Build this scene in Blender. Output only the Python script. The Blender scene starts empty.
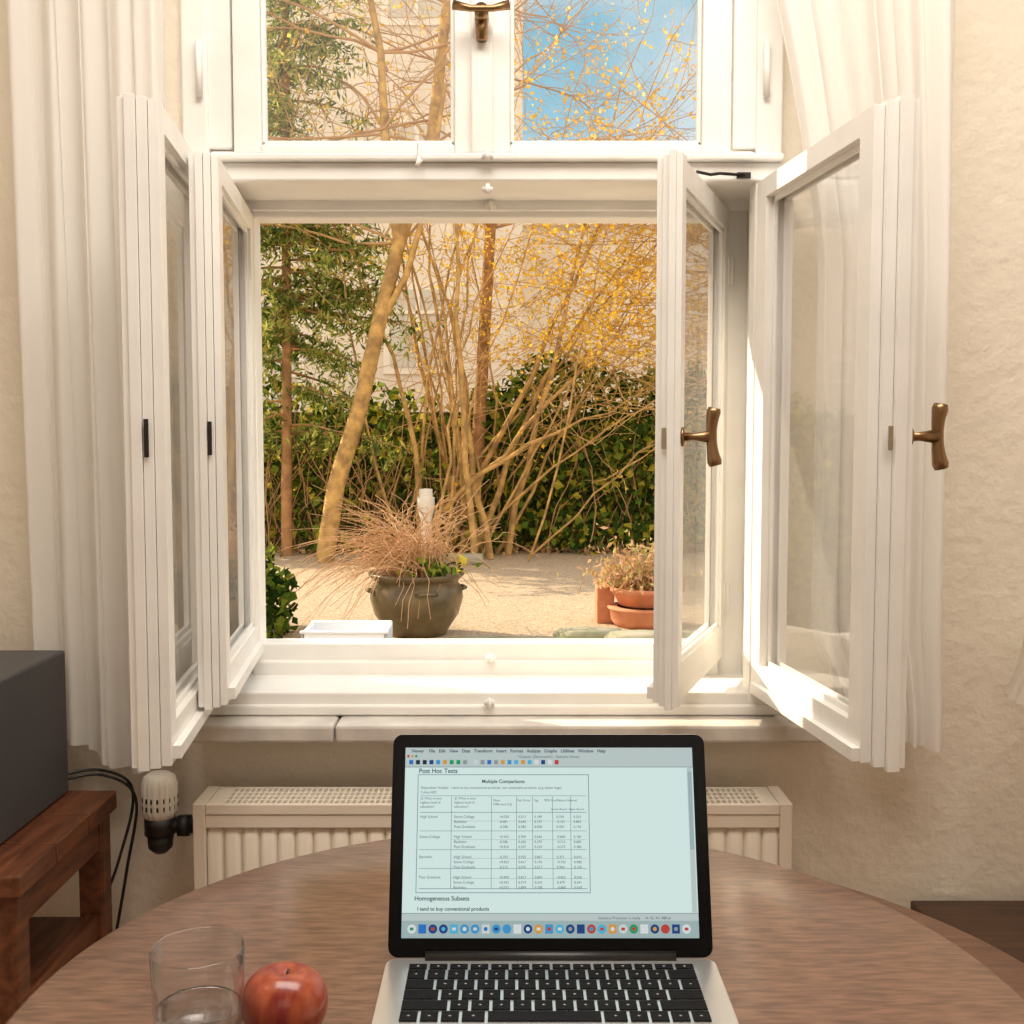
import bpy, math, random
from mathutils import Vector, Matrix, noise
R=random.Random(7)
sc=bpy.context.scene
sc.view_settings.view_transform='Standard'
# ---------------------------------------------------------------- materials
def mat(name,col,rough=.6,metal=0,col2=None,nscale=20,bump=0,bscale=None,stretch=None,spec=.5,detail=4,emit=None,estr=0,coat=0,crough=.03):
    m=bpy.data.materials.new(name);m.use_nodes=True
    nt=m.node_tree;b=nt.nodes['Principled BSDF']
    b.inputs['Base Color'].default_value=(*col,1);b.inputs['Roughness'].default_value=rough
    b.inputs['Metallic'].default_value=metal;b.inputs['Specular IOR Level'].default_value=spec
    b.inputs['Coat Weight'].default_value=coat;b.inputs['Coat Roughness'].default_value=crough
    if col2 or bump:
        tc=nt.nodes.new('ShaderNodeTexCoord');mp=nt.nodes.new('ShaderNodeMapping')
        nt.links.new(tc.outputs['Object'],mp.inputs['Vector'])
        if stretch: mp.inputs['Scale'].default_value=stretch
        if col2:
            n=nt.nodes.new('ShaderNodeTexNoise');n.inputs['Scale'].default_value=nscale;n.inputs['Detail'].default_value=detail
            nt.links.new(mp.outputs[0],n.inputs['Vector'])
            cr=nt.nodes.new('ShaderNodeValToRGB');cr.color_ramp.elements[0].position=.35;cr.color_ramp.elements[1].position=.65
            cr.color_ramp.elements[0].color=(*col,1);cr.color_ramp.elements[1].color=(*col2,1)
            nt.links.new(n.outputs['Fac'],cr.inputs[0]);nt.links.new(cr.outputs[0],b.inputs['Base Color'])
        if bump:
            n2=nt.nodes.new('ShaderNodeTexNoise');n2.inputs['Scale'].default_value=bscale or nscale;n2.inputs['Detail'].default_value=5
            nt.links.new(mp.outputs[0],n2.inputs['Vector'])
            bp=nt.nodes.new('ShaderNodeBump');bp.inputs['Strength'].default_value=bump;bp.inputs['Distance'].default_value=.01
            nt.links.new(n2.outputs['Fac'],bp.inputs['Height']);nt.links.new(bp.outputs[0],b.inputs['Normal'])
    return m
def leafmat(name,col,tr=.5):
    m=bpy.data.materials.new(name);m.use_nodes=True;nt=m.node_tree;nt.nodes.clear()
    o=nt.nodes.new('ShaderNodeOutputMaterial');d=nt.nodes.new('ShaderNodeBsdfDiffuse');t=nt.nodes.new('ShaderNodeBsdfTranslucent');x=nt.nodes.new('ShaderNodeMixShader')
    d.inputs[0].default_value=(*col,1);t.inputs[0].default_value=(*col,1);x.inputs[0].default_value=tr
    nt.links.new(d.outputs[0],x.inputs[1]);nt.links.new(t.outputs[0],x.inputs[2]);nt.links.new(x.outputs[0],o.inputs[0]);return m
def curtainmat(name,col,tr=.45,clear=.15):
    m=leafmat(name,col,tr);nt=m.node_tree
    o=[n for n in nt.nodes if n.type=='OUTPUT_MATERIAL'][0];mx=[n for n in nt.nodes if n.type=='MIX_SHADER'][0]
    tp=nt.nodes.new('ShaderNodeBsdfTransparent');m2=nt.nodes.new('ShaderNodeMixShader');m2.inputs[0].default_value=clear
    nt.links.new(mx.outputs[0],m2.inputs[1]);nt.links.new(tp.outputs[0],m2.inputs[2]);nt.links.new(m2.outputs[0],o.inputs[0]);return m
def glassmat(name,haze=.03,gl=1.0):
    # thin sheet: transparent + facing-dependent mirror reflection
    m=bpy.data.materials.new(name);m.use_nodes=True;nt=m.node_tree;nt.nodes.clear()
    o=nt.nodes.new('ShaderNodeOutputMaterial');tp=nt.nodes.new('ShaderNodeBsdfTransparent');g=nt.nodes.new('ShaderNodeBsdfGlossy');g.inputs['Roughness'].default_value=.02
    d=nt.nodes.new('ShaderNodeBsdfDiffuse');d.inputs[0].default_value=(.92,.92,.9,1)
    f=nt.nodes.new('ShaderNodeLayerWeight');f.inputs[0].default_value=.5
    pw=nt.nodes.new('ShaderNodeMath');pw.operation='POWER';pw.inputs[1].default_value=3.5
    mm=nt.nodes.new('ShaderNodeMath');mm.operation='MULTIPLY_ADD';mm.inputs[1].default_value=.8*gl;mm.inputs[2].default_value=.05*gl
    nt.links.new(f.outputs['Facing'],pw.inputs[0]);nt.links.new(pw.outputs[0],mm.inputs[0])
    a=nt.nodes.new('ShaderNodeMixShader');b=nt.nodes.new('ShaderNodeMixShader');b.inputs[0].default_value=haze
    nt.links.new(mm.outputs[0],a.inputs[0]);nt.links.new(tp.outputs[0],a.inputs[1]);nt.links.new(g.outputs[0],a.inputs[2])
    nt.links.new(a.outputs[0],b.inputs[1]);nt.links.new(d.outputs[0],b.inputs[2]);nt.links.new(b.outputs[0],o.inputs[0]);return m
M_wall=mat('plaster',(.87,.79,.67),.9,col2=(.82,.735,.615),nscale=3,bump=.5,bscale=35)
M_paint=mat('white_paint',(.89,.87,.835),.35,col2=(.83,.81,.775),nscale=8,bump=.05,bscale=40)
M_glass=glassmat('window_glass',.06,1.15)
M_brass=mat('bronze',(.30,.19,.10),.33,1)
M_black=mat('black_plastic',(.012,.012,.012),.4)
M_dark=mat('black_iron',(.03,.025,.02),.5,.5)
M_marble=mat('marble',(.70,.66,.60),.35,col2=(.54,.50,.46),nscale=12)
M_rad=mat('radiator_enamel',(.80,.72,.61),.35)
M_table=mat('table_wood',(.095,.040,.022),.38,col2=(.215,.105,.062),nscale=30,bump=.07,bscale=90,stretch=(1,6,1),detail=10,coat=.7,crough=.18)
M_table2=mat('table_wood_dark',(.08,.032,.017),.4,col2=(.15,.07,.038),nscale=14,bump=.08,bscale=60,stretch=(1,8,1),detail=8)
M_wood=mat('stool_wood',(.085,.026,.011),.4,col2=(.19,.065,.027),nscale=8,stretch=(8,1,8),bump=.1,bscale=30)
M_cab=mat('cabinet_wood',(.05,.025,.015),.5,col2=(.09,.04,.02),nscale=8,stretch=(1,8,8))
M_floor=mat('floor_wood',(.25,.13,.07),.4,col2=(.33,.18,.1),nscale=4,stretch=(10,1,1))
M_speaker=mat('speaker_vinyl',(.060,.061,.067),.45,bump=.1,bscale=200)
M_alu=mat('aluminium',(.78,.77,.76),.30,.85)
# ---------------------------------------------------------------- mesh builder
class MB:
    def __init__(s): s.v=[];s.f=[];s.m=[];s.sm=[]
    def add(s,vs,fs,mi=0,sm=False,T=None):
        o=len(s.v)
        for p in vs:
            p=Vector(p)
            if T is not None:p=T@p
            s.v.append(tuple(p))
        for f in fs: s.f.append([i+o for i in f]);s.m.append(mi);s.sm.append(sm)
    def box(s,x0,x1,y0,y1,z0,z1,mi=0,T=None):
        vs=[(x,y,z) for x in(x0,x1) for y in(y0,y1) for z in(z0,z1)]
        s.add(vs,[(0,1,3,2),(4,6,7,5),(0,4,5,1),(2,3,7,6),(0,2,6,4),(1,5,7,3)],mi,False,T)
    def lathe(s,prof,cx=0,cy=0,seg=32,mi=0,T=None,wob=None):
        vs=[];fs=[]
        for (r,z) in prof:
            for i in range(seg):
                a=2*math.pi*i/seg;k=1+(wob(a,z) if wob else 0)
                vs.append((cx+r*k*math.cos(a),cy+r*k*math.sin(a),z))
        for j in range(len(prof)-1):
            for i in range(seg):
                k=(i+1)%seg;fs.append((j*seg+i,j*seg+k,(j+1)*seg+k,(j+1)*seg+i))
        s.add(vs,fs,mi,True,T)
    def tube(s,pts,rad,seg=8,mi=0,T=None,flat=1.0):
        pts=[Vector(p) for p in pts];n=len(pts)
        if not hasattr(rad,'__len__'):rad=[rad]*n
        vs=[];fs=[];up=Vector((.13,.21,.97)).normalized()
        for i,p in enumerate(pts):
            t=(pts[min(i+1,n-1)]-pts[max(i-1,0)]).normalized()
            a=t.cross(up)
            if a.length<.1:a=t.cross(Vector((1,0,0)))
            a.normalize();b=t.cross(a).normalized()
            for k in range(seg):
                q=2*math.pi*k/seg;vs.append(p+a*math.cos(q)*rad[i]+b*math.sin(q)*rad[i]*flat)
        for j in range(n-1):
            for k in range(seg):
                l=(k+1)%seg;fs.append((j*seg+k,j*seg+l,(j+1)*seg+l,(j+1)*seg+k))
        fs.append(tuple(range(seg))[::-1]);fs.append(tuple((n-1)*seg+k for k in range(seg)))
        s.add(vs,fs,mi,True,T)
    def make(s,name,mats,bevel=0,parent=None,loc=None,rot=None,seg=2):
        me=bpy.data.meshes.new(name);me.from_pydata(s.v,[],s.f)
        for m in mats:me.materials.append(m)
        me.polygons.foreach_set('material_index',s.m);me.polygons.foreach_set('use_smooth',s.sm);me.update()
        o=bpy.data.objects.new(name,me);sc.collection.objects.link(o)
        if bevel:
            b=o.modifiers.new('b','BEVEL');b.width=bevel;b.segments=seg;b.limit_method='ANGLE';b.angle_limit=math.radians(50)
        if parent:o.parent=parent
        if loc:o.location=loc
        if rot:o.rotation_euler=rot
        return o
def empty(name,loc=(0,0,0),parent=None,rot=None):
    o=bpy.data.objects.new(name,None);sc.collection.objects.link(o);o.location=loc;o.empty_display_size=.1
    if parent:o.parent=parent
    if rot:o.rotation_euler=rot
    return o
# ---------------------------------------------------------------- room shell
WX0,WX1,WZ0,WZ1=-.61,.50,.725,2.52
m=MB()
m.box(-1.7,WX0,2.10,2.40,0,2.95);m.box(WX1,2.2,2.10,2.40,0,2.95)
m.box(WX0,WX1,2.10,2.40,0,WZ0);m.box(WX0,WX1,2.10,2.40,WZ1,2.95)
m.make('wall_north',[M_wall])
m=MB();m.box(-1.8,-1.7,-2.2,2.4,0,2.95);m.make('wall_west',[M_wall])
m=MB();m.box(2.2,2.3,-2.2,2.4,0,2.95);m.make('wall_east',[M_wall])
m=MB();m.box(-1.8,2.3,-2.3,-2.2,0,2.95);m.make('wall_south',[M_wall])
m=MB();m.box(-1.8,2.3,-2.3,2.4,-.1,0);m.make('floor',[M_floor])
m=MB();m.box(-1.8,2.3,-2.3,2.4,2.95,3.05);m.make('ceiling',[M_wall])
m=MB();m.box(-1.7,-.6,2.08,2.10,0,.1);m.box(-.6,2.2,2.08,2.10,0,.1);m.make('baseboard_north',[M_paint],.004)
# ---------------------------------------------------------------- window
win=empty('window_1')
CX=-.055
m=MB()
m.box(WX0,-.562,2.075,2.13,.735,2.52);m.box(.452,WX1,2.075,2.13,.735,2.52)
m.box(-.57,-.52,2.085,2.135,1.79,2.5);m.box(.41,.46,2.085,2.135,1.79,2.5)
m.box(WX0,WX1,2.078,2.13,.725,.768)
m.box(WX0-.005,WX1+.005,2.066,2.13,.725,.745)
m.box(WX0,WX1,2.07,2.14,1.728,1.762)
m.box(WX0,WX1,2.055,2.14,1.762,1.776)
m.box(-.56,.45,2.08,2.13,1.776,1.785)
m.box(WX0,WX1,2.075,2.13,2.44,2.52)
m.box(-.075,-.035,2.06,2.10,1.776,2.45)
m.box(-.083,-.027,2.08,2.11,1.776,2.45)
m.box(-.612,-.59,2.13,2.28,.73,2.52);m.box(.48,.502,2.13,2.28,.73,2.52)
m.box(-.6,.49,2.13,2.28,1.735,1.775);m.box(-.6,.49,2.13,2.30,.73,.762)
m.box(-.6,.49,2.13,2.28,2.49,2.52)
m.box(-.612,-.527,2.28,2.34,.73,2.52);m.box(.42,.502,2.28,2.34,.73,2.52)
m.box(-.54,.43,2.28,2.34,.73,.825);m.box(-.54,.43,2.262,2.285,.73,.79)
m.box(-.54,.43,2.28,2.34,1.702,1.80);m.box(-.54,.43,2.28,2.34,2.42,2.52)
m.box(-.085,-.025,2.28,2.33,1.8,2.43)
m.box(-.6,.49,2.27,2.285,1.715,1.74)
m.make('frame',[M_paint],.004,win)
def sash(x0,x1,z0,z1,y,name,fl=.05,fr=.05):
    m=MB();m.box(x0,x0+fl,y,y+.04,z0,z1);m.box(x1-fr,x1,y,y+.04,z0,z1)
    m.box(x0+fl,x1-fr,y+.001,y+.039,z0,z0+.016);m.box(x0+fl,x1-fr,y+.001,y+.039,z1-.05,z1)
    for (a,b,c,d) in((x0+fl,x0+fl+.008,z0+.016,z1-.05),(x1-fr-.008,x1-fr,z0+.016,z1-.05),(x0+fl,x1-fr,z0+.016,z0+.026,)):
        m.box(a,b,y+.012,y+.03,c,d)
    m.make(name,[M_paint],.003,win)
    g=MB();g.add([(x0+fl,y+.02,z0+.016),(x1-fr,y+.02,z0+.016),(x1-fr,y+.02,z1-.05),(x0+fl,y+.02,z1-.05)],[(0,1,2,3)]);g.make(name+'_pane',[M_glass],0,win)
sash(-.515,-.056,1.78,2.46,2.075,'upper_sash_a');sash(-.054,.402,1.78,2.46,2.075,'upper_sash_b')
def casement(name,h,f,z0,z1,t,side,sw=.05,bot=.065,st=1.0,lock=True):
    h=Vector((h[0],h[1],0));f=Vector((f[0],f[1],0));ux=(f-h);w=ux.length;ux.normalize()
    uy=Vector((0,0,1)).cross(ux)*side
    T=Matrix(((ux.x,uy.x,0,h.x),(ux.y,uy.y,0,h.y),(0,0,1,0),(0,0,0,1)))
    m=MB();e=empty(name,parent=win)
    k=t/3
    for i,(dw,dz) in enumerate(((.018*st,.010*st),(.009*st,.005*st),(0,0))):
        y0=-t/2+i*k;y1=y0+k-.0008*(i<2)
        W=w-dw;a=z0+dz;b=z1-dz
        m.box(W-sw,W,y0,y1,a,b,0,T);m.box(0,sw,y0,y1,a,b,0,T)
        m.box(sw,W-sw,y0,y1,a,a+bot-dz,0,T);m.box(sw,W-sw,y0,y1,b-sw+dz,b,0,T)
    gx0,gx1,gz0,gz1=sw,w-sw-.018*st,z0+bot,z1-sw
    for yy in(-.012,.006):
        m.box(gx0,gx0+.009,yy,yy+.006,gz0,gz1,0,T);m.box(gx1-.009,gx1,yy,yy+.006,gz0,gz1,0,T)
        m.box(gx0,gx1,yy,yy+.006,gz0,gz0+.009,0,T);m.box(gx0,gx1,yy,yy+.006,gz1-.009,gz1,0,T)
    m.box(w-.034,w-.004,t/2,t/2+.010,z0+.004,z1-.004,0,T)
    m.box(.03,w-.02,-t/2-.012,-t/2,z0+.012,z0+.032,0,T)
    if lock:
        m.box(w,w+.0012,-.002,.005,1.225,1.28,1,T);m.box(w-.004,w+.003,.000,.004,1.25,1.275,1,T)
    else:
        m.box(w,w+.0008,-.003,.005,1.235,1.27,2,T)
    for zz in(z0+.12,z1-.12):
        m.tube([T@Vector((-.004,t/2+.004,zz-.03)),T@Vector((-.004,t/2+.004,zz+.03))],.006,8,0)
    m.make(name+'_wood',[M_paint,M_dark,mat('lock_brass',(.45,.38,.28),.4,.8)],.0025,e)
    g=MB();g.add([(gx0,0,gz0),(gx1,0,gz0),(gx1,0,gz1),(gx0,0,gz1)],[(0,1,2,3)],0,False,T);g.make(name+'_pane',[M_glass],0,e)
    return T,w,t,e
casement('casement_left_inner',(-.578,2.072),(-.522,1.578),.767,1.735,.046,-1,.042,st=.45)
Tr=casement('casement_right_inner',(.480,2.072),(.541,1.578),.765,1.735,.052,1,.045,lock=False)
casement('casement_left_outer',(-.546,2.275),(-.492,1.80),.803,1.714,.036,-1,.042,st=.5)
Tq=casement('casement_right_outer',(.426,2.275),(.247,1.80),.803,1.714,.034,1,.042,st=.8,lock=False)
def handle(T,w,t,e,name):
    m=MB();x=w-.022;y=t/2+.010;z=1.255
    m.tube([T@Vector((x,y,z)),T@Vector((x,y+.004,z))],.016,16,0)
    m.tube([T@Vector((x,y,z)),T@Vector((x,y+.02,z)),T@Vector((x,y+.046,z))],[.0075,.0065,.011],12,0)
    pts=[];rad=[]
    for i in range(15):
        q=-1+i/7;pts.append(T@Vector((x,y+.048+.007*abs(q)**2-(.003 if q>0 else 0)*q,z+q*.047)));rad.append(.0085+.0045*abs(q)**2-.003*(abs(q)>.98))
    m.tube(pts,rad,12,0);m.make(name,[M_brass],0,e)
handle(*Tr,'handle_inner');handle(*Tq,'handle_outer')
m=MB();hz=2.018
m.tube([(CX,2.06,hz),(CX,2.02,hz)],.013,12,0)
m.tube([(CX-.050,2.02,hz+.008),(CX-.02,2.018,hz+.001),(CX+.02,2.018,hz+.001),(CX+.050,2.02,hz+.008)],[.009,.006,.006,.009],10,0)
m.tube([(CX,2.05,hz),(CX,2.048,hz-.045)],[.013,.010],12,0)
for (x,y,z) in((CX+.01,2.072,1.713),(CX+.012,2.26,1.722),(CX+.012,2.255,.80),(CX+.012,2.062,.752),(CX+.01,2.05,1.768)):
    m.tube([(x-.010,y,z),(x+.010,y,z)],.005,8,1);m.tube([(x,y+.01,z),(x,y-.006,z)],.007,10,1);m.tube([(x,y-.004,z+.009),(x,y-.004,z-.009)],.004,8,1)
m.tube([(-.17,2.05,1.79),(-.17,2.045,1.76),(-.172,2.035,1.748),(-.165,2.03,1.757)],.004,8,1)
m.tube([(.33,2.0,1.728),(.36,2.03,1.730),(.38,2.05,1.737),(.43,2.065,1.737)],.003,8,2);m.box(.415,.440,2.062,2.072,1.732,1.742,2)
for x in(-.575,.468):
    m.tube([(x,2.068,1.88),(x,2.068,1.98)],.006,8,1)
m.make('fittings',[M_brass,M_paint,M_dark],0,win)
m=MB();m.box(-.60,-.33,2.0,2.10,.69,.724);m.box(-.327,.59,2.0,2.10,.69,.724)
m.make('window_sill',[M_marble],.006)
m=MB();m.box(-.60,.49,2.345,2.62,.735,.765);m.box(-.66,.55,2.42,2.62,.70,.765);m.make('exterior_ledge',[mat('concrete',(.5,.46,.4),.9,col2=(.4,.36,.3),nscale=14,bump=.3)],.006)
# ---------------------------------------------------------------- curtains
def curtain(name,xl,xr,y,z0,z1,n,amp,seed,zc=lambda x:0):
    m=MB();NX=180;NZ=50;rr=random.Random(seed);ph=[rr.uniform(0,6) for _ in range(4)]
    vs=[]
    for j in range(NZ+1):
        tz=j/NZ
        for i in range(NX+1):
            u=i/NX;z=z0+zc(u)*(1-tz)+(z1-z0)*tz
            a=xl(z);b=xr(z);x=a+(b-a)*u
            w=math.sin(u*n*6.283+ph[0]+.5*math.sin(z*1.3+u*5))+.5*math.sin(u*n*2.17*6.283+ph[1]+z*.7)+.35*math.sin(u*n*.6*6.283+ph[2])
            vs.append((x+.006*math.sin(u*n*6.283*1.3+z),y+amp*w*(.8+.3*(1-tz)),z))
    fs=[(j*(NX+1)+i,j*(NX+1)+i+1,(j+1)*(NX+1)+i+1,(j+1)*(NX+1)+i) for j in range(NZ) for i in range(NX)]
    m.add(vs,fs,0,True);return m
M_cur=curtainmat('sheer_cotton',(.985,.975,.955),.45,.05)
m=curtain('c',lambda z:-.90-.03*(z-.7)/2,lambda z:-.625,2.035,.655,2.80,5,.015,3,lambda u:.03*math.sin(u*7))
m.make('curtain',[M_cur])
m=curtain('c',lambda z:.545+.065*max(0,min(1,(.9-z)/.15))-(.11*max(0,min(1,(z-1.55)/.6))**1.3),lambda z:.79,1.985,.695,2.80,5,.014,8,lambda u:.01*math.sin(u*5))
m.make('curtain.001',[M_cur])
m=MB();m.tube([(-1.2,2.03,2.82),(.2,2.008,2.82),(1.1,1.985,2.82)],.012,12);
for x,y in((-1.1,2.03),(1.0,1.988)):m.tube([(x,y,2.82),(x,2.1,2.82)],.008,8)
m.lathe([(0,-.03),(.02,-.02),(.022,0),(.012,.02)],0,0,12,0,Matrix.Translation((-1.21,2.03,2.82))@Matrix.Rotation(math.pi/2,4,'Y'))
m.make('curtain_rod',[M_dark])
# ---------------------------------------------------------------- radiator
m=MB();x0,x1=-.575,.505;zt=.596
m.box(x0+.01,x1-.01,1.958,1.962,.15,zt-.035)
N=32;vs=[];fs=[];nx=N*8
for i in range(nx+1):
    u=i/nx;x=x0+.02+(x1-x0-.04)*u;q=(u*N)%1
    d=.012*min(1,max(0,1.6*math.sin(math.pi*q)**.8 ))
    for z,k in((.16,0),(.185,1),(zt-.065,1),(zt-.045,0)):vs.append((x,1.955-d*k,z))
for i in range(nx):
    for k in range(3):fs.append((i*4+k,(i+1)*4+k,(i+1)*4+k+1,i*4+k+1))
m.add(vs,fs,0,True)
m.box(x0+.022,x1-.022,1.943,1.958,zt-.045,zt-.021);m.box(x0+.022,x1-.022,1.943,1.958,.14,.162)
m.box(x0,x0+.022,1.94,2.045,.14,zt);m.box(x1-.022,x1,1.94,2.045,.14,zt)
m.box(x0+.0225,x1-.0225,1.941,1.951,zt-.02,zt-.001);m.box(x0+.0225,x1-.0225,2.037,2.044,zt-.02,zt-.001)
m.box(x0+.03,x1-.03,1.97,2.03,.16,zt-.05,1)
x=x0+.05
while x<x1-.05:
    m.box(x,x+.0045,1.952,2.036,zt-.012,zt-.002);x+=.0105
for y in(1.972,1.993,2.014):m.box(x0+.023,x1-.023,y,y+.003,zt-.010,zt-.0015)
m.box(x0+.023,x0+.05,1.952,2.036,zt-.01,zt-.0018);m.box(x1-.05,x1-.023,1.952,2.036,zt-.01,zt-.0018)
for xx in(-.4,.35):m.box(xx,xx+.03,2.046,2.098,.2,.5)
radi=m.make('radiator',[M_rad,M_dark],.002)
m=MB();c=(-.645,1.975)
m.lathe([(0,.642),(.020,.642),(.028,.636),(.031,.622),(.031,.575),(.027,.560),(0,.560)],c[0],c[1],64,0,None,lambda a,z:(.05 if math.cos(a*16)>0 else -.05) if .57<z<.63 else 0)
m.tube([(c[0],c[1],.562),(c[0],c[1],.53)],.028,20,1);m.tube([(c[0],c[1],.53),(c[0],c[1],.505),(c[0],c[1],.495)],[.024,.022,.012],16,1)
m.tube([(c[0],c[1],.545),(c[0]+.068,c[1],.545)],.014,14,1);m.tube([(c[0]+.035,c[1],.545),(c[0]+.055,c[1],.545)],.021,6,1)
m.tube([(c[0],c[1],.515),(c[0],2.09,.515)],.009,10,1)
for k in range(18):
    a=k/18*6.2832;p=Vector((c[0]+.0312*math.cos(a),c[1]+.0312*math.sin(a),0))
    for z in(.583,.598):m.tube([p+Vector((0,0,z-.004)),p+Vector((0,0,z+.004))],.0018,6,1)
m.make('thermostat_valve',[mat('valve_white',(.85,.82,.75),.4),M_black],0,radi)
# ---------------------------------------------------------------- table
tab=empty('round_table',(.012,.957,0))
def disc(name,r,z0,z1,mt,off,par,sx=1):
    m=MB();m.lathe([(0,z1),(r*.5,z1),(r-.006,z1),(r-.002,z1-.002),(r,z1-.007),(r,z0+.007),(r-.003,z0+.002),(r-.01,z0),(0,z0)],0,0,128,0,Matrix.Diagonal((sx,1,1,1)))
    return m.make(name,[mt],0,par,off)
disc('tabletop',.46,.716,.74,M_table,(0,0,0),tab)
disc('extension_leaf',.465,.692,.7155,M_table2,(.035,.005,0),tab,1.08)
m=MB();m.lathe([(0,.0),(.2,0),(.2,.03),(.06,.06),(.04,.12),(.055,.3),(.04,.5),(.06,.66),(.14,.692),(0,.692)],0,0,32);m.make('pedestal',[M_table2],0,tab)
# ---------------------------------------------------------------- laptop
lap=empty('laptop',(.037,1.026,.74))
W=.157;D=.219
def rrect(x0,x1,y0,y1,r,n=6):
    pts=[]
    for cx,cy,a0 in((x1-r,y1-r,0),(x0+r,y1-r,90),(x0+r,y0+r,180),(x1-r,y0+r,270)):
        for i in range(n+1):
            a=math.radians(a0+90*i/n);pts.append((cx+r*math.cos(a),cy+r*math.sin(a)))
    return pts
def slab(m,pts,z0,z1,mi=0):
    n=len(pts);vs=[(x,y,z0) for x,y in pts]+[(x,y,z1) for x,y in pts]
    m.add(vs,[tuple(range(n))[::-1],tuple(range(n,2*n))]+[(i,(i+1)%n,n+(i+1)%n,n+i) for i in range(n)],mi)
m=MB();slab(m,rrect(-W,W,-D,.0,.012),.002,.0135);m.make('base',[M_alu],.001,lap)
m=MB();slab(m,rrect(-.1365,.1365,-.122,-.012,.004),.0135,.0137);m.make('keyboard_well',[M_alu],0,lap)
m=MB();slab(m,rrect(-.052,.052,-.21,-.132,.003),.0135,.0138);m.make('trackpad',[mat('trackpad_alu',(.6,.6,.6),.4,.7)],0,lap)
m=MB();m.tube([(-.12,.0,.014),(.12,.0,.014)],.006,12);m.make('hinge',[M_black],0,lap)
M_key=mat('key_black',(.006,.006,.007),.65,spec=.15);M_leg=mat('key_legend',(.5,.5,.5),.6)
m=MB()
rows=[[1]*14,[1]*13+[1.5],[1.5]+[1]*13,[1.8]+[1]*11+[1.75],[2.3]+[1]*10+[2.3],[1,1,1,1.25,5.6,1.25,1,1,1,1]]
hs=[.009]+[.0158]*5;y=-.0145
for r,h in zip(rows,hs):
    tot=sum(r);wd=.2705;x=-.13525
    for k in r:
        w=wd*k/tot;m.box(x+.0014,x+w-.0014,y-h,y,.0136,.0150,0)
        if k<=1.3:
            cx=x+w/2;m.box(cx-.0013,cx+.0013,y-h*.5-.0003,y-h*.5+.0003,.01501,.01512,1)
            m.box(cx-.0003,cx+.0003,y-h*.5-.0012,y-h*.5+.0012,.01501,.01512,1)
        x+=w
    y-=h+.0028
m.make('keys',[M_key,M_leg],.0004,lap,seg=1)
lid=empty('lid',(0,.002,.0125),lap,(math.radians(72),0,0))
L=.2115
m=MB();slab(m,rrect(-W,W,0.0,L,.010),-.006,-.0008);m.make('lid_shell',[M_alu],.001,lid)
M_bez=mat('bezel_glass',(.003,.003,.004),.15,spec=.15)
m=MB();slab(m,rrect(-W+.0004,W-.0004,.0004,L-.0004,.0096),-.0009,0);m.make('bezel',[M_bez],0,lid)
def em(name,c,s=1.0):
    m=bpy.data.materials.new(name);m.use_nodes=True;nt=m.node_tree;nt.nodes.clear()
    o=nt.nodes.new('ShaderNodeOutputMaterial');e=nt.nodes.new('ShaderNodeEmission');e.inputs[0].default_value=(*c,1);e.inputs[1].default_value=s
    nt.links.new(e.outputs[0],o.inputs[0]);return m
def SX(u):return (u-553)/1007
def SY(v):return .018+(948-v)*.000933
E_bg=em('scr_page',(.62,.76,.73));E_bar=em('scr_bar',(.46,.54,.53));E_grey=em('scr_grey',(.32,.42,.42));E_line=em('scr_line',(.16,.26,.27));E_txt=em('scr_text',(.05,.08,.09))
cols=[(.03,.16,.5),(.02,.03,.05),(.05,.28,.55),(.55,.60,.60),(.02,.30,.12),(.02,.06,.2),(.08,.4,.6),(.45,.06,.05),(.62,.66,.66),(.25,.3,.32),(.6,.30,.06)]
E_ic=[em('scr_icon_%d'%i,c) for i,c in enumerate(cols)];NI=len(cols)
m=MB()
def rect(u0,v0,u1,v1,mi,z):m.add([(SX(u0),SY(v1),z),(SX(u1),SY(v1),z),(SX(u1),SY(v0),z),(SX(u0),SY(v0),z)],[(0,1,2,3)],mi)
def circ(u,v,r,mi,z,n=14):m.add([(SX(u)+r*.001*math.cos(6.2832*i/n),SY(v)+r*.001*math.sin(6.2832*i/n),z) for i in range(n)],[tuple(range(n))],mi)
rect(408,755,698,948,0,.0003)
rect(408,755,698,761,1,.0004);rect(408,761,698,775,1,.0004);rect(408,762,698,766,1,.0005);rect(408,775,698,775.7,3,.0005)
rect(408,924,698,931,1,.0004);rect(408,923.4,698,924,3,.0005)
rect(408,931,698,948,2,.0004)
rect(692,776,697,923,1,.0004);rect(692.5,780,696.5,860,2,.0005)
for a in((421,783,593,783.7),(421,903,593,903.7),(421,783,421.7,903.7),(592.3,783,593,903.7),(424,822,590,822.6),(424,899,590,899.6),(424,805,590,805.5)):rect(*a,3,.0005)
for v in(841,860,879):rect(424,v,590,v+.5,3,.0005)
for u in(455,495,520,536,556,574):rect(u,806,u+.5,899,3,.0005)
for v in(831,850,869,889):rect(456,v,590,v+.4,2,.0005)
rr=random.Random(2)
for i in range(22):
    u=412+i*6.8+ (4 if i>8 else 0);rect(u,768,u+4,772.5,4+rr.randrange(NI),.0006)
for i in range(27):
    u=418+i*10.3;k=4+rr.randrange(NI)
    if i%3==1:rect(u-3.8,934.5,u+3.8,943.5,k,.0006)
    else:circ(u,939,4.3,k,.0006)
    if i%2:circ(u,939,1.9,4+rr.randrange(NI),.0007)
    else:rect(u-1.8,937.6,u+1.8,940.4,4+rr.randrange(NI),.0007)
for u,k in((411,7),(415,10),(419,4)):circ(u,764,1.3,4+k,.0007)
m.make('display',[E_bg,E_bar,E_grey,E_line]+E_ic,0,lid)
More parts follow.
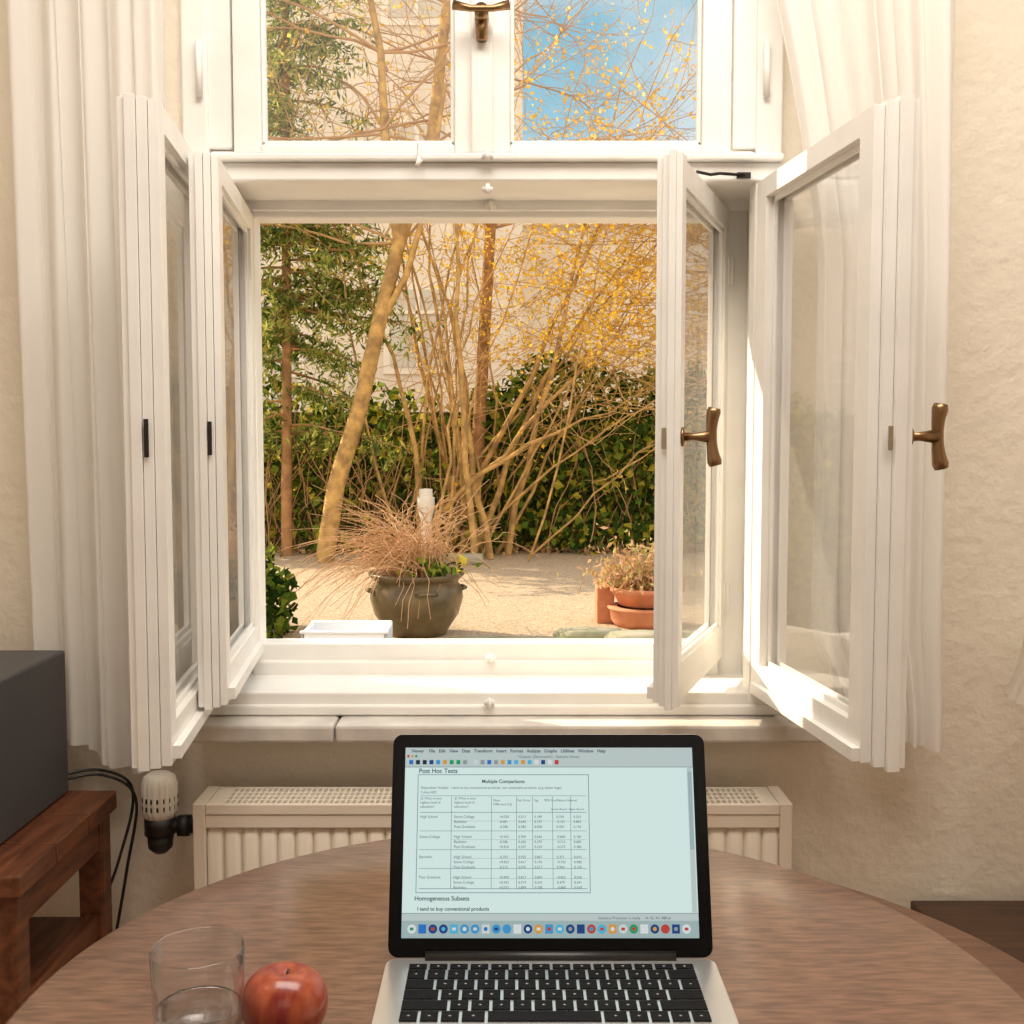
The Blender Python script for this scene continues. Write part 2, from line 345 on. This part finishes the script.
def text(s,u,v,size,name,al='LEFT',sp=1.0,bold=False):
    c=bpy.data.curves.new(name,'FONT');c.body=s;c.size=size;c.align_x=al;c.space_line=sp;c.materials.append(E_txt)
    if bold:c.offset=.0001
    o=bpy.data.objects.new(name,c);sc.collection.objects.link(o);o.parent=lid;o.location=(SX(u),SY(v),.0008)
text('Post Hoc Tests',422,781.5,.0062,'heading_a',bold=True)
text('Multiple Comparisons',507,792,.0048,'heading_b','CENTER',bold=True)
text('Homogeneous Subsets',420,911,.0058,'heading_c',bold=True)
text('I tend to buy conventional products',423,921,.0048,'heading_d',bold=True)
text('Dependent Variable:  I tend to buy conventional products, non sustainable products. (e.g. plastic bags)\nTukey HSD',424,798,.0034,'caption',sp=1.3)
text('(I) What is your\nhighest level of\neducation?',424,809,.0033,'col_i',sp=1.2)
text('(J) What is your\nhighest level of\neducation?',458,809,.0033,'col_j',sp=1.2)
text('Mean\nDifference (I-J)',497,811,.0031,'col_m',sp=1.2);text('Std. Error    Sig.      95% Confidence Interval',521,811,.0033,'col_n');text('Lower Bound  Upper Bound',555,820,.0028,'col_o')
text('Some College\nBachelor\nPost Graduate\n\nHigh School\nBachelor\nPost Graduate\n\nHigh School\nSome College\nPost Graduate\n\nHigh School\nSome College\nBachelor',458,828,.0036,'rows_j',sp=1.32)
text('High School\n\n\n\nSome College\n\n\n\nBachelor\n\n\n\nPost Graduate',424,828,.0036,'rows_i',sp=1.32)
for k,u in enumerate((503,522,538,560,577)):
    text('\n'.join(('' if i%4==3 else ('%+.3f' if k==0 else '%.3f')%rr.uniform(-.9 if k in(0,3) else 0,.99)) for i in range(15)),u,828,.0034,'num_%d'%k,sp=1.4)
text('Viewer    File   Edit   View   Data   Transform   Insert   Format   Analyze   Graphs   Utilities   Window   Help',414,760,.0044,'menu',bold=True)
text('*Output1 [Document1] - Statistics Viewer',553,765.8,.0036,'title','CENTER')
text('Statistics Processor is ready     H: 42, W: 488 pt',600,929.5,.0036,'status')
# ---------------------------------------------------------------- apple
m=MB();pf=[]
for i in range(25):
    a=math.pi*i/24;r=.0365*(math.sin(a)**.85)*(1+.06*math.cos(a));z=.033*math.cos(a)
    z-=.011*math.exp(-(r/.010)**2)*(1 if math.cos(a)>0 else -.5);pf.append((max(r,.0002),z+.033))
m.lathe(pf,0,0,40,0,None,lambda a,z:.012*math.cos(5*a)*(1 if z<.02 else .4))
m.tube([(0,0,.050),(.001,.001,.058),(.003,.002,.062)],[.0012,.001,.0014],8,1)
M_apple=mat('apple_skin',(.20,.011,.010),.3,col2=(.40,.085,.03),nscale=22,stretch=(3,3,.6),coat=.3)
m.make('apple',[M_apple,M_cab],0,None,(-.194,.897,.7405),(math.radians(-6),math.radians(5),.4))
# ---------------------------------------------------------------- tumbler
g=glassmat('tumbler_glass',.02,1.5)
tg=empty('water_glass',(-.256,.870,.7405))
m=MB();m.lathe([(0,.0),(.029,.0),(.032,.003),(.036,.05),(.0375,.097),(.0370,.0982),(.0362,.097),(.0345,.05),(.030,.010),(0,.009)],0,0,64);m.make('tumbler',[g],0,tg)
w=bpy.data.materials.new('water');w.use_nodes=True;b=w.node_tree.nodes['Principled BSDF'];b.inputs['Transmission Weight'].default_value=1;b.inputs['IOR'].default_value=1.33;b.inputs['Roughness'].default_value=0
m=MB();m.lathe([(0,.0105),(.0295,.0105),(.0340,.045),(.0343,.048),(.0335,.0475),(0,.0472)],0,0,64);m.make('water',[w],0,tg)
# ---------------------------------------------------------------- stool + speaker
st=MB();X0,X1,Y0,Y1=-1.15,-.735,1.60,2.01
for i in range(3):
    a=Y0+(Y1-Y0)*i/3
    st.box(X0,X1,a+.001,a+(Y1-Y0)/3-.001,.565,.60)
st.box(X1-.04,X1-.015,Y0+.03,Y1-.03,.505,.565);st.box(X0+.02,X1-.02,Y0+.02,Y0+.045,.505,.565);st.box(X0+.02,X1-.02,Y1-.045,Y1-.02,.505,.565)
for x in(X0+.01,X1-.055):
    for y in(Y0+.01,Y1-.055):st.box(x,x+.045,y,y+.045,0,.565)
st.box(X1-.045,X1-.02,Y0+.03,Y1-.03,.34,.385);st.box(X0+.02,X1-.02,Y0+.02,Y0+.045,.34,.385);st.box(X0+.03,X1-.03,Y0+.03,Y1-.03,.355,.372)
st.make('wooden_stool',[M_wood],.004)
m=MB();m.box(-1.10,-.818,1.70,1.995,.602,.866)
m.box(-1.085,-.840,1.69,1.70,.615,.855,1)
def dsk(cx,cz,r,y,mi):
    m.lathe([(r,0),(r*.95,.005),(r*.85,.002),(r*.3,-.004),(0,.003)],0,0,32,mi,Matrix.Translation((cx,y,cz))@Matrix.Rotation(math.pi/2,4,'X'))
dsk(-.965,.69,.07,1.689,2);dsk(-.965,.80,.03,1.689,2)
m.make('loudspeaker',[M_speaker,M_black,M_dark],.006)
m=MB()
def cable(pts,r=.003):
    out=[];P=[Vector(p) for p in pts];P=[P[0]]+P+[P[-1]]
    for i in range(1,len(P)-2):
        for k in range(8):
            t=k/8;a,b,c,d=P[i-1:i+3];out.append(.5*((2*b)+(c-a)*t+(2*a-5*b+4*c-d)*t*t+(3*b-a-3*c+d)*t**3))
    out.append(P[-2]);m.tube(out,r,6)
cable([(-.84,1.998,.63),(-.78,2.03,.632),(-.73,2.05,.605),(-.725,2.06,.55),(-.75,2.05,.45),(-.80,2.06,.3),(-.85,2.06,.004)])
cable([(-.84,1.998,.62),(-.77,2.03,.622),(-.715,2.05,.57),(-.74,2.06,.42),(-.78,2.06,.2),(-.8,2.06,.004)])
m.make('speaker_cable',[M_black])
# ---------------------------------------------------------------- right: cabinet + lamp
m=MB();m.box(.78,1.5,1.74,2.07,.05,.34);m.box(.77,1.51,1.73,2.075,.34,.362)
for x in(.80,1.16):m.box(x,x+.32,1.728,1.74,.07,.32);m.tube([(x+.16,1.728,.2),(x+.16,1.712,.2)],.01,10,1)
for x in(.8,1.44):
    for y in(1.76,2.0):m.box(x,x+.04,y,y+.04,0,.05)
m.make('low_cabinet',[M_cab,M_brass],.004)
M_shade=curtainmat('lamp_shade_cloth',(.85,.80,.72),.5,0)
m=MB();m.lathe([(0,.363),(.06,.363),(.06,.375),(.02,.39),(.012,.5),(.03,.56),(.012,.66),(.012,.8)],1.045,1.93,24,1)
m.lathe([(.150,.785),(.130,.84),(.120,.90)],1.045,1.93,96,0,None,lambda a,z:.03*math.sin(a*24))
m.make('table_lamp',[M_shade,M_brass])
# ================================================================ GARDEN
GZ=.30
M_gravel=mat('gravel',(.34,.25,.165),.95,col2=(.60,.47,.325),nscale=75,bump=.8,bscale=140,detail=12)
m=MB();m.box(-14,14,2.7,24,GZ-.3,GZ);m.make('gravel_yard',[M_gravel])
def leaves(name,pts,size,mats,parent=None,elong=1.5,drop=0):
    m=MB()
    for p in pts:
        s=size*R.uniform(.6,1.3);a=Vector((R.gauss(0,1),R.gauss(0,1),R.gauss(0,1)-drop)).normalized()
        b=a.cross(Vector((R.gauss(0,1),R.gauss(0,1),R.gauss(0,1)))).normalized()
        p=Vector(p);n=a.cross(b)*s*.18
        m.add([p-a*s*elong*.5,p+b*s*.45+n,p+a*s*elong*.5,p-b*s*.45+n],[(0,1,2,3)],R.randrange(len(mats)))
    return m.make(name,mats,0,parent)
def curves(name,spl,mt,parent=None,res=1):
    c=bpy.data.curves.new(name,'CURVE');c.dimensions='3D';c.bevel_depth=1;c.bevel_resolution=res;c.resolution_u=1
    for pts,r0,r1 in spl:
        s=c.splines.new('POLY');s.points.add(len(pts)-1)
        for i,p in enumerate(pts):
            s.points[i].co=(*p,1);s.points[i].radius=r0+(r1-r0)*i/(len(pts)-1)
    c.materials.append(mt);o=bpy.data.objects.new(name,c);sc.collection.objects.link(o)
    if parent:o.parent=parent
    return o
def wander(p,d,L,n,jit,grav=0):
    p=Vector(p);d=Vector(d).normalized();out=[p.copy()]
    for i in range(n):
        d=(d+Vector((R.gauss(0,jit),R.gauss(0,jit),R.gauss(0,jit)-grav))).normalized();p=p+d*L/n;out.append(p.copy())
    return out
def tree(spl,tips,p,d,L,r,depth,jit=.12,up=.15,spread=.8,nch=4):
    pts=wander(p,d,L,7,jit,-up*.15);spl.append((pts,r,r*.55 if depth else r*.3))
    if depth==0: tips+=pts[2:];return
    for k in range(nch):
        i=R.randrange(2,8);q=pts[min(i,7)];dd=(pts[min(i,7)]-pts[min(i,7)-1]).normalized()
        nd=dd+Vector((R.gauss(0,spread),R.gauss(0,spread),R.gauss(0,spread)*.7+up))
        tree(spl,tips,q,nd,L*R.uniform(.45,.75),r*.42,depth-1,jit*1.2,up,spread,nch)
M_bark=mat('bark_gold',(.60,.37,.12),.9,col2=(.30,.18,.07),nscale=12,bump=.6,bscale=30)
M_bark2=mat('bark_brown',(.46,.24,.10),.9,col2=(.26,.14,.06),nscale=12,bump=.5)
M_twig=mat('twig',(.46,.27,.12),.9);M_twig2=mat('twig_yellow',(.54,.33,.12),.9)
L_g=[leafmat('fir_a',(.20,.27,.06)),leafmat('fir_b',(.36,.41,.09)),leafmat('fir_c',(.10,.16,.05)),leafmat('fir_d',(.52,.48,.13))]
L_i=[leafmat('ivy_a',(.12,.20,.03),.35),leafmat('ivy_b',(.27,.34,.05),.45),leafmat('ivy_c',(.035,.07,.015),.3),leafmat('ivy_d',(.58,.50,.07),.45)]
L_y=[leafmat('blossom_a',(.94,.58,.05),.5),leafmat('blossom_b',(.98,.74,.14),.5),leafmat('blossom_c',(.80,.48,.05),.5)]
# leaning tree
R=random.Random(11)
t=empty('leaning_tree');spl=[];tips=[]
tr=[Vector(p) for p in((-1.46,8.5,GZ-.02),(-1.36,8.5,.9),(-1.17,8.5,1.5),(-1.03,8.5,2.1),(-.86,8.5,2.75),(-.62,8.6,3.5),(-.5,8.7,4.6))]
spl.append((tr,.076,.04));spl.append(([tr[4],Vector((-.95,8.5,3.3)),Vector((-1.0,8.6,4.2)),Vector((-1.2,8.7,5.2))],.045,.02))
spl.append(([tr[3],Vector((-.80,8.45,2.5)),Vector((-.62,8.4,3.1)),Vector((-.50,8.4,3.9))],.030,.015))
curves('trunk',spl,M_bark,t,3);spl=[]
for q in tr[4:]+[Vector((-1.0,8.6,4.2)),Vector((-1.1,8.6,4.7)),Vector((-.97,8.5,3.6))]:
    for k in range(4):tree(spl,tips,q,(R.gauss(0,1),R.gauss(0,.6),R.uniform(0,.8)),1.5,.012,2,.14,.1,.7,5)
curves('twigs',spl,M_twig,t)
leaves('buds',[p for p in tips if R.random()<.14],.03,L_y,t)
# slim tree
t=empty('slim_tree');spl=[];tips=[]
tr=[Vector(p) for p in((-.31,9.3,GZ-.02),(-.30,9.3,1.0),(-.24,9.3,2.0),(-.18,9.3,3.0),(-.12,9.3,4.2),(-.1,9.3,5.5))]
curves('trunk',[(tr,.065,.035)],M_bark2,t,3)
for q in tr[3:]+[(tr[3]+tr[4])/2,(tr[4]+tr[5])/2]:
    for k in range(5):tree(spl,tips,q,(R.gauss(0,1),R.gauss(0,.6),R.uniform(0,.8)),1.4,.010,2,.14,.1,.7,5)
curves('twigs',spl,M_twig,t)
leaves('buds',[p for p in tips if R.random()<.22],.032,L_y,t)
# forsythia
R=random.Random(23)
t=empty('forsythia_shrub');spl=[];fl=[];tws=[]
for k in range(32):
    b=Vector((-.42+R.gauss(0,.25),9.0+R.gauss(0,.2),GZ))
    ang=R.uniform(-.28,.30) if k%3 else R.uniform(.5,1.0)
    Ls=R.uniform(2.6,4.6);d=Vector((math.sin(ang),R.gauss(0,.12),math.cos(ang)+.35)).normalized()
    g=R.uniform(.2,.9);sx=.9 if ang>0 else -.3
    ph=R.uniform(0,6)
    pts=[b+d*Ls*q+Vector((sx*.5*q*q,0,-g*q*q*abs(math.sin(ang))*1.2))+Vector((.05*math.sin(ph+q*7)+R.gauss(0,.015),R.gauss(0,.02),R.gauss(0,.02))) for q in [i/11 for i in range(12)]]
    spl.append((pts,R.choice((.010,.013,.016,.030)),.003))
    for i in range(4,12):
        for _ in range(2):
            tw=wander(pts[i],(R.gauss(0,.7)+.25,R.gauss(0,.7),R.gauss(0,.5)+.25),R.uniform(.3,.9),6,.2);tws.append((tw,.0035,.0015))
            for q in tw:
                pr=.8 if (q.x>-.1 and q.z>2.0) else (.35 if q.z>2.5 else .05)
                if R.random()<pr:
                    for _2 in range(3):fl.append(q+Vector((R.gauss(0,.05),R.gauss(0,.05),R.gauss(0,.05))))
for k in range(90):
    b=Vector((R.uniform(1.1,2.8),9.1+R.gauss(0,.3),R.uniform(1.4,3.5)))
    tw=wander(b,(-R.uniform(.6,1.2),R.gauss(0,.2),R.uniform(-.1,.7)),R.uniform(1.0,2.2),9,.12,.06);tws.append((tw,.006,.002))
    for q in tw[2:]:
        t2=wander(q,(R.gauss(-.4,.6),R.gauss(0,.5),R.gauss(.2,.6)),R.uniform(.2,.6),5,.2);tws.append((t2,.0028,.0012))
        for p in t2:
            if p.z>1.85 and R.random()<.68:
                for _2 in range(3):fl.append(p+Vector((R.gauss(0,.035),R.gauss(0,.035),R.gauss(0,.035))))
curves('stems',spl,M_bark,t,2);curves('twigs',tws,M_twig2,t);leaves('blossoms',fl,.030,L_y,t,1.2)
# conifer on left
R=random.Random(5)
t=empty('conifer_tree');spl=[([Vector((-1.85,9.0,GZ-.02)),Vector((-1.83,9,2)),Vector((-1.8,9,5.5))],.05,.03)];pts=[]
for k in range(135):
    z=R.uniform(1.3,5.4) if k<95 else R.uniform(2.0,3.3);a=R.uniform(0,6.28);Lb=R.uniform(.5,1.25)*(1.15-.12*z)
    br=wander((-1.82,9,z),(math.cos(a),math.sin(a)*.7,.05),Lb,6,.08,.07);spl.append((br,.012,.003))
    for q in br[1:]:
        for _ in range(R.randrange(3,8)):
            pts+=wander(q,(R.gauss(0,1),R.gauss(0,1),R.gauss(-.5,.4)),R.uniform(.12,.3),5,.15,.08)
curves('trunk_and_boughs',spl,M_bark2,t);leaves('needles',pts,.023,L_g,t,3.4,.6)
# ivy hedge
t=empty('ivy_hedge');pts=[]
for k in range(21000):
    x=R.uniform(-4,5)
    if x<-.5 and R.random()<.45:continue
    top=1.80+.12*math.sin(x*2.3)+.1*math.sin(x*5.1)+(-.15 if x<-.4 else 0)
    z=GZ+(top-GZ)*R.random()**.9
    dep=.16*noise.noise(Vector((x*1.6,z*1.6,3)))*2
    pts.append((x+R.gauss(0,.03),9.55-abs(R.gauss(0,.12))+dep-(.2 if z<.6 else 0),z+R.gauss(0,.05)))
leaves('ivy_leaves',pts,.075,L_i,t,1.1)
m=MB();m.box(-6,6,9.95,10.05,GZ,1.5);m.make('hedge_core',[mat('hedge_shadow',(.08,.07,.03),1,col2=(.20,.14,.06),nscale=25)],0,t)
spl=[]
for k in range(150):
    x=R.uniform(-3.2,1.6) if k%2 else R.uniform(-2.4,-.6);spl.append((wander((x,9.35+R.gauss(0,.1),GZ),(R.gauss(0,.25),0,1),R.uniform(.6,1.9),6,.16),.007,.002))
curves('hedge_stems',spl,M_twig,t)
pts=[]
for k in range(1500):
    a=R.uniform(0,6.28);r=R.random()**.5
    pts.append((-1.46+.40*r*math.cos(a),5.3+.45*r*math.sin(a),GZ+.74*R.random()*(1.15-r*.8)))
leaves('ivy_bush',pts,.06,[L_i[0],L_i[2],L_i[2],L_i[1]],None,1.2)
pts=[(R.uniform(-3,3),9.3+R.gauss(0,.14),GZ+.015+abs(R.gauss(0,.02))) for k in range(1100)]
leaves('leaf_litter',pts,.04,[leafmat('litter',(.34,.20,.09),.1),leafmat('litter_b',(.48,.31,.16),.1)])
# building
M_b=mat('render_wall',(.80,.70,.57),.95,col2=(.74,.64,.52),nscale=1.2);M_bw=mat('bld_glass',(.60,.55,.46),.5);M_bt=mat('bld_trim',(.84,.76,.64),.8)
m=MB();m.box(-12,.15,16,20,GZ,12,0);m.box(.15,9,17,20,GZ,4.6,0)
m.box(.15,9,16.9,17,4.5,4.65,2)
for x in(-8.5,-6.2,-3.9,-1.75):
    for z in(1.4,4.6,7.2):
        if z<2 and x>-3:z=2.3
        m.box(x-.1,x+.9,15.95,16.0,z-.1,z+1.2,2);m.box(x,x+.8,15.93,15.96,z,z+1.1,1)
        m.box(x+.37,x+.43,15.9,15.94,z,z+1.1,2);m.box(x,x+.8,15.9,15.94,z+.75,z+.80,2)
for x in(3.4,5.8):
    m.box(x-.1,x+1.1,16.95,17.0,1.4,3.1,2);m.box(x,x+1,16.93,16.96,1.5,3.0,1)
m.make('apartment_building',[M_b,M_bw,M_bt])
# potted dried plant
R=random.Random(9)
pp=empty('potted_dried_plant',(-.467,5.35,GZ))
m=MB();m.lathe([(0,.0),(.14,.0),(.15,.02),(.205,.10),(.228,.18),(.222,.23),(.20,.26),(.215,.275),(.232,.29),(.235,.305),(.215,.305),(.19,.28),(0,.275)],0,0,40)
for k in range(4):
    a=k*math.pi/2+.3;c=Vector((math.cos(a),math.sin(a),0));s=Vector((-math.sin(a),math.cos(a),0))
    m.tube([c*.215+s*-.05+Vector((0,0,.22)),c*.24+s*-.03+Vector((0,0,.225)),c*.24+s*.03+Vector((0,0,.225)),c*.215+s*.05+Vector((0,0,.22))],.009,8)
m.make('pot',[mat('glazed_pot',(.08,.06,.03),.3,col2=(.17,.125,.065),nscale=9,bump=.2)],0,pp)
spl=[]
for k in range(250):
    a=R.uniform(0,6.28);e=abs(R.gauss(0,.5));d=Vector((math.cos(a)*e-.22,math.sin(a)*e,1)).normalized();Ls=R.uniform(.3,.66);g=R.uniform(.1,.55)
    b=Vector((R.gauss(0,.06),R.gauss(0,.06),.27));dx=Vector((math.cos(a)-.3,math.sin(a),0))
    pts=[b+d*Ls*q+dx*.22*q*q-Vector((0,0,g*q**2.5)) +Vector((R.gauss(0,.008),R.gauss(0,.008),0)) for q in [i/8 for i in range(9)]]
    spl.append((pts,.0028,.0011))
    if R.random()<.7:spl.append((wander(pts[5],(R.gauss(0,1),R.gauss(0,1),.2),.15,4,.3,.1),.002,.001))
curves('dried_stems',spl,mat('dry_stem',(.52,.31,.16),.9),pp)
leaves('low_leaves',[(R.gauss(.1,.08),R.gauss(-.08,.08),.31+abs(R.gauss(0,.03))) for k in range(90)],.04,L_i,pp)
# terracotta planters
M_tc=mat('terracotta',(.48,.18,.09),.8,col2=(.58,.25,.14),nscale=14)
tp=empty('terracotta_planter',(.68,5.6,GZ))
m=MB();m.lathe([(0,.0),(.15,.0),(.17,.03),(.18,.085),(.19,.09),(.19,.10),(.14,.10),(.14,.1)],0,0,40)
m.lathe([(.10,.1),(.13,.11),(.165,.17),(.178,.18),(.178,.20),(.165,.2),(.155,.18),(0,.18)],0,0,40)
m.make('bowls',[M_tc],0,tp)
m=MB();m.box(-.24,-.15,.05,.2,0,.19);m.make('brick_block',[M_tc],.006,tp)
leaves('dry_foliage',[(R.gauss(-.04,.11),R.gauss(0,.08),.20+abs(R.gauss(0,.09))) for k in range(900)],.018,[leafmat('dryleaf',(.55,.36,.16)),leafmat('dryleaf2',(.45,.42,.17)),leafmat('dryleaf3',(.64,.42,.28))],tp,2.4)
spl=[(wander((R.gauss(-.04,.09),R.gauss(0,.06),.17),(R.gauss(0,.4),R.gauss(0,.3),1),R.uniform(.12,.28),5,.15),.003,.001) for k in range(110)]
curves('dry_twigs',spl,M_twig,tp)
M_st=mat('stone',(.36,.33,.26),.95,col2=(.24,.25,.15),nscale=8,bump=.6)
m=MB()
for (x,y,rx,ry,h) in((.36,5.15,.17,.1,.06),(.62,5.0,.2,.1,.07),(.15,5.05,.16,.1,.03),(-.1,5.12,.2,.1,.02),(.9,5.1,.2,.1,.05),(-.72,5.0,.2,.1,.02),(1.2,5.2,.2,.12,.05),(-.4,4.95,.2,.12,.02)):
    m.lathe([(1,0),(.98,.6),(.85,.95),(.4,1),(0,1)],0,0,18,0,Matrix.Translation((x,y,GZ))@Matrix.Diagonal((rx,ry,h,1)),lambda a,z:.09*math.sin(a*3+1)+.05*math.sin(5*a))
m.make('flagstones',[M_st])
m=MB();m.box(-.72,-.58,8.23,8.37,GZ,GZ+.05);m.lathe([(0,.05),(.055,.05),(.045,.09),(.04,.34),(.055,.40),(.065,.44),(.065,.52),(.05,.52),(.05,.58),(0,.585)],-.65,8.3,16,0,Matrix.Translation((0,0,GZ)));m.make('stone_post',[mat('pale_stone',(.66,.62,.56),.8)],.004)
m=MB();m.box(-.52,-.22,8.3,8.45,GZ,GZ+.08);m.make('stone_block',[M_st],.02)
m=MB();M_sty=mat('styrofoam',(.72,.75,.80),.8);a,b,c,d,z=-.472,-.280,2.44,2.56,.766
m.box(a,b,c,d,z,z+.01);m.box(a,a+.010,c,d,z,z+.056);m.box(b-.010,b,c,d,z,z+.056);m.box(a,b,c,c+.010,z,z+.056);m.box(a,b,d-.010,d,z,z+.062)
m.box(a-.004,b+.004,c-.004,c+.006,z+.050,z+.058)
m.make('styrofoam_tray',[M_sty],.004)
# ---------------------------------------------------------------- light
def sun(v,e,c,ang):
    l=bpy.data.lights.new('sun','SUN');l.energy=e;l.color=c;l.angle=math.radians(ang);o=bpy.data.objects.new('sun',l);sc.collection.objects.link(o)
    o.rotation_euler=Vector(v).to_track_quat('-Z','Y').to_euler();o.location=(-6,8,8)
sun((.74,-.42,-.50),8.5,(1,.82,.56),.5)
def area(name,loc,tgt,sx,sy,e,c):
    l=bpy.data.lights.new(name,'AREA');l.shape='RECTANGLE';l.size=sx;l.size_y=sy;l.energy=e;l.color=c
    o=bpy.data.objects.new(name,l);sc.collection.objects.link(o);o.location=loc;o.rotation_euler=(Vector(tgt)-Vector(loc)).to_track_quat('-Z','Y').to_euler()
area('ceiling_fill',(.2,.95,2.88),(.2,1.2,0),1.8,1.0,52,(1,.93,.83))  # added fill light under the ceiling to brighten walls and curtains, no real fixture
area('rear_fill',(.3,-1.6,2.2),(0,2.1,1.0),1.6,1.2,5,(1,.93,.84))  # weak added fill from behind the camera, stands for no actual lamp
w=bpy.data.worlds.new('World');sc.world=w;w.use_nodes=True;nt=w.node_tree;bg=nt.nodes['Background']
tc=nt.nodes.new('ShaderNodeTexCoord');sp=nt.nodes.new('ShaderNodeSeparateXYZ');cr=nt.nodes.new('ShaderNodeValToRGB')
nt.links.new(tc.outputs['Generated'],sp.inputs[0]);nt.links.new(sp.outputs[2],cr.inputs[0])
e=cr.color_ramp.elements;e[0].position=0;e[0].color=(.45,.43,.38,1);e[1].position=1;e[1].color=(.72,.80,.92,1)
for p,c in((.12,(.38,.46,.48)),(.24,(.17,.34,.43)),(.36,(.10,.28,.38)),(.45,(.14,.32,.44)),(.6,(.76,.82,.88))):
    x=e.new(p);x.color=(*c,1)
nz=nt.nodes.new('ShaderNodeTexNoise');nz.inputs['Scale'].default_value=7;nz.inputs['Detail'].default_value=6;nt.links.new(tc.outputs['Generated'],nz.inputs['Vector'])
c2=nt.nodes.new('ShaderNodeValToRGB');c2.color_ramp.elements[0].position=.42;c2.color_ramp.elements[1].position=.70
mx=nt.nodes.new('ShaderNodeMixRGB');mx.inputs[2].default_value=(.46,.48,.48,1);nt.links.new(nz.outputs['Fac'],c2.inputs[0]);nt.links.new(c2.outputs[0],mx.inputs[0]);nt.links.new(cr.outputs[0],mx.inputs[1])
mr=nt.nodes.new('ShaderNodeMapRange');mr.inputs[1].default_value=.15;mr.inputs[2].default_value=-.35;nt.links.new(sp.outputs[1],mr.inputs[0])
m3=nt.nodes.new('ShaderNodeMixRGB');m3.inputs[2].default_value=(.85,.76,.65,1);nt.links.new(mr.outputs[0],m3.inputs[0]);nt.links.new(mx.outputs[0],m3.inputs[1])
nt.links.new(m3.outputs[0],bg.inputs[0]);bg.inputs[1].default_value=1.85
# ---------------------------------------------------------------- camera
cam=bpy.data.cameras.new('camera');cam.sensor_width=36;cam.lens=38.67;cam.clip_start=.05
o=bpy.data.objects.new('camera',cam);sc.collection.objects.link(o);o.location=(0,0,1.25);o.rotation_euler=(math.radians(86.25),0,0);sc.camera=o
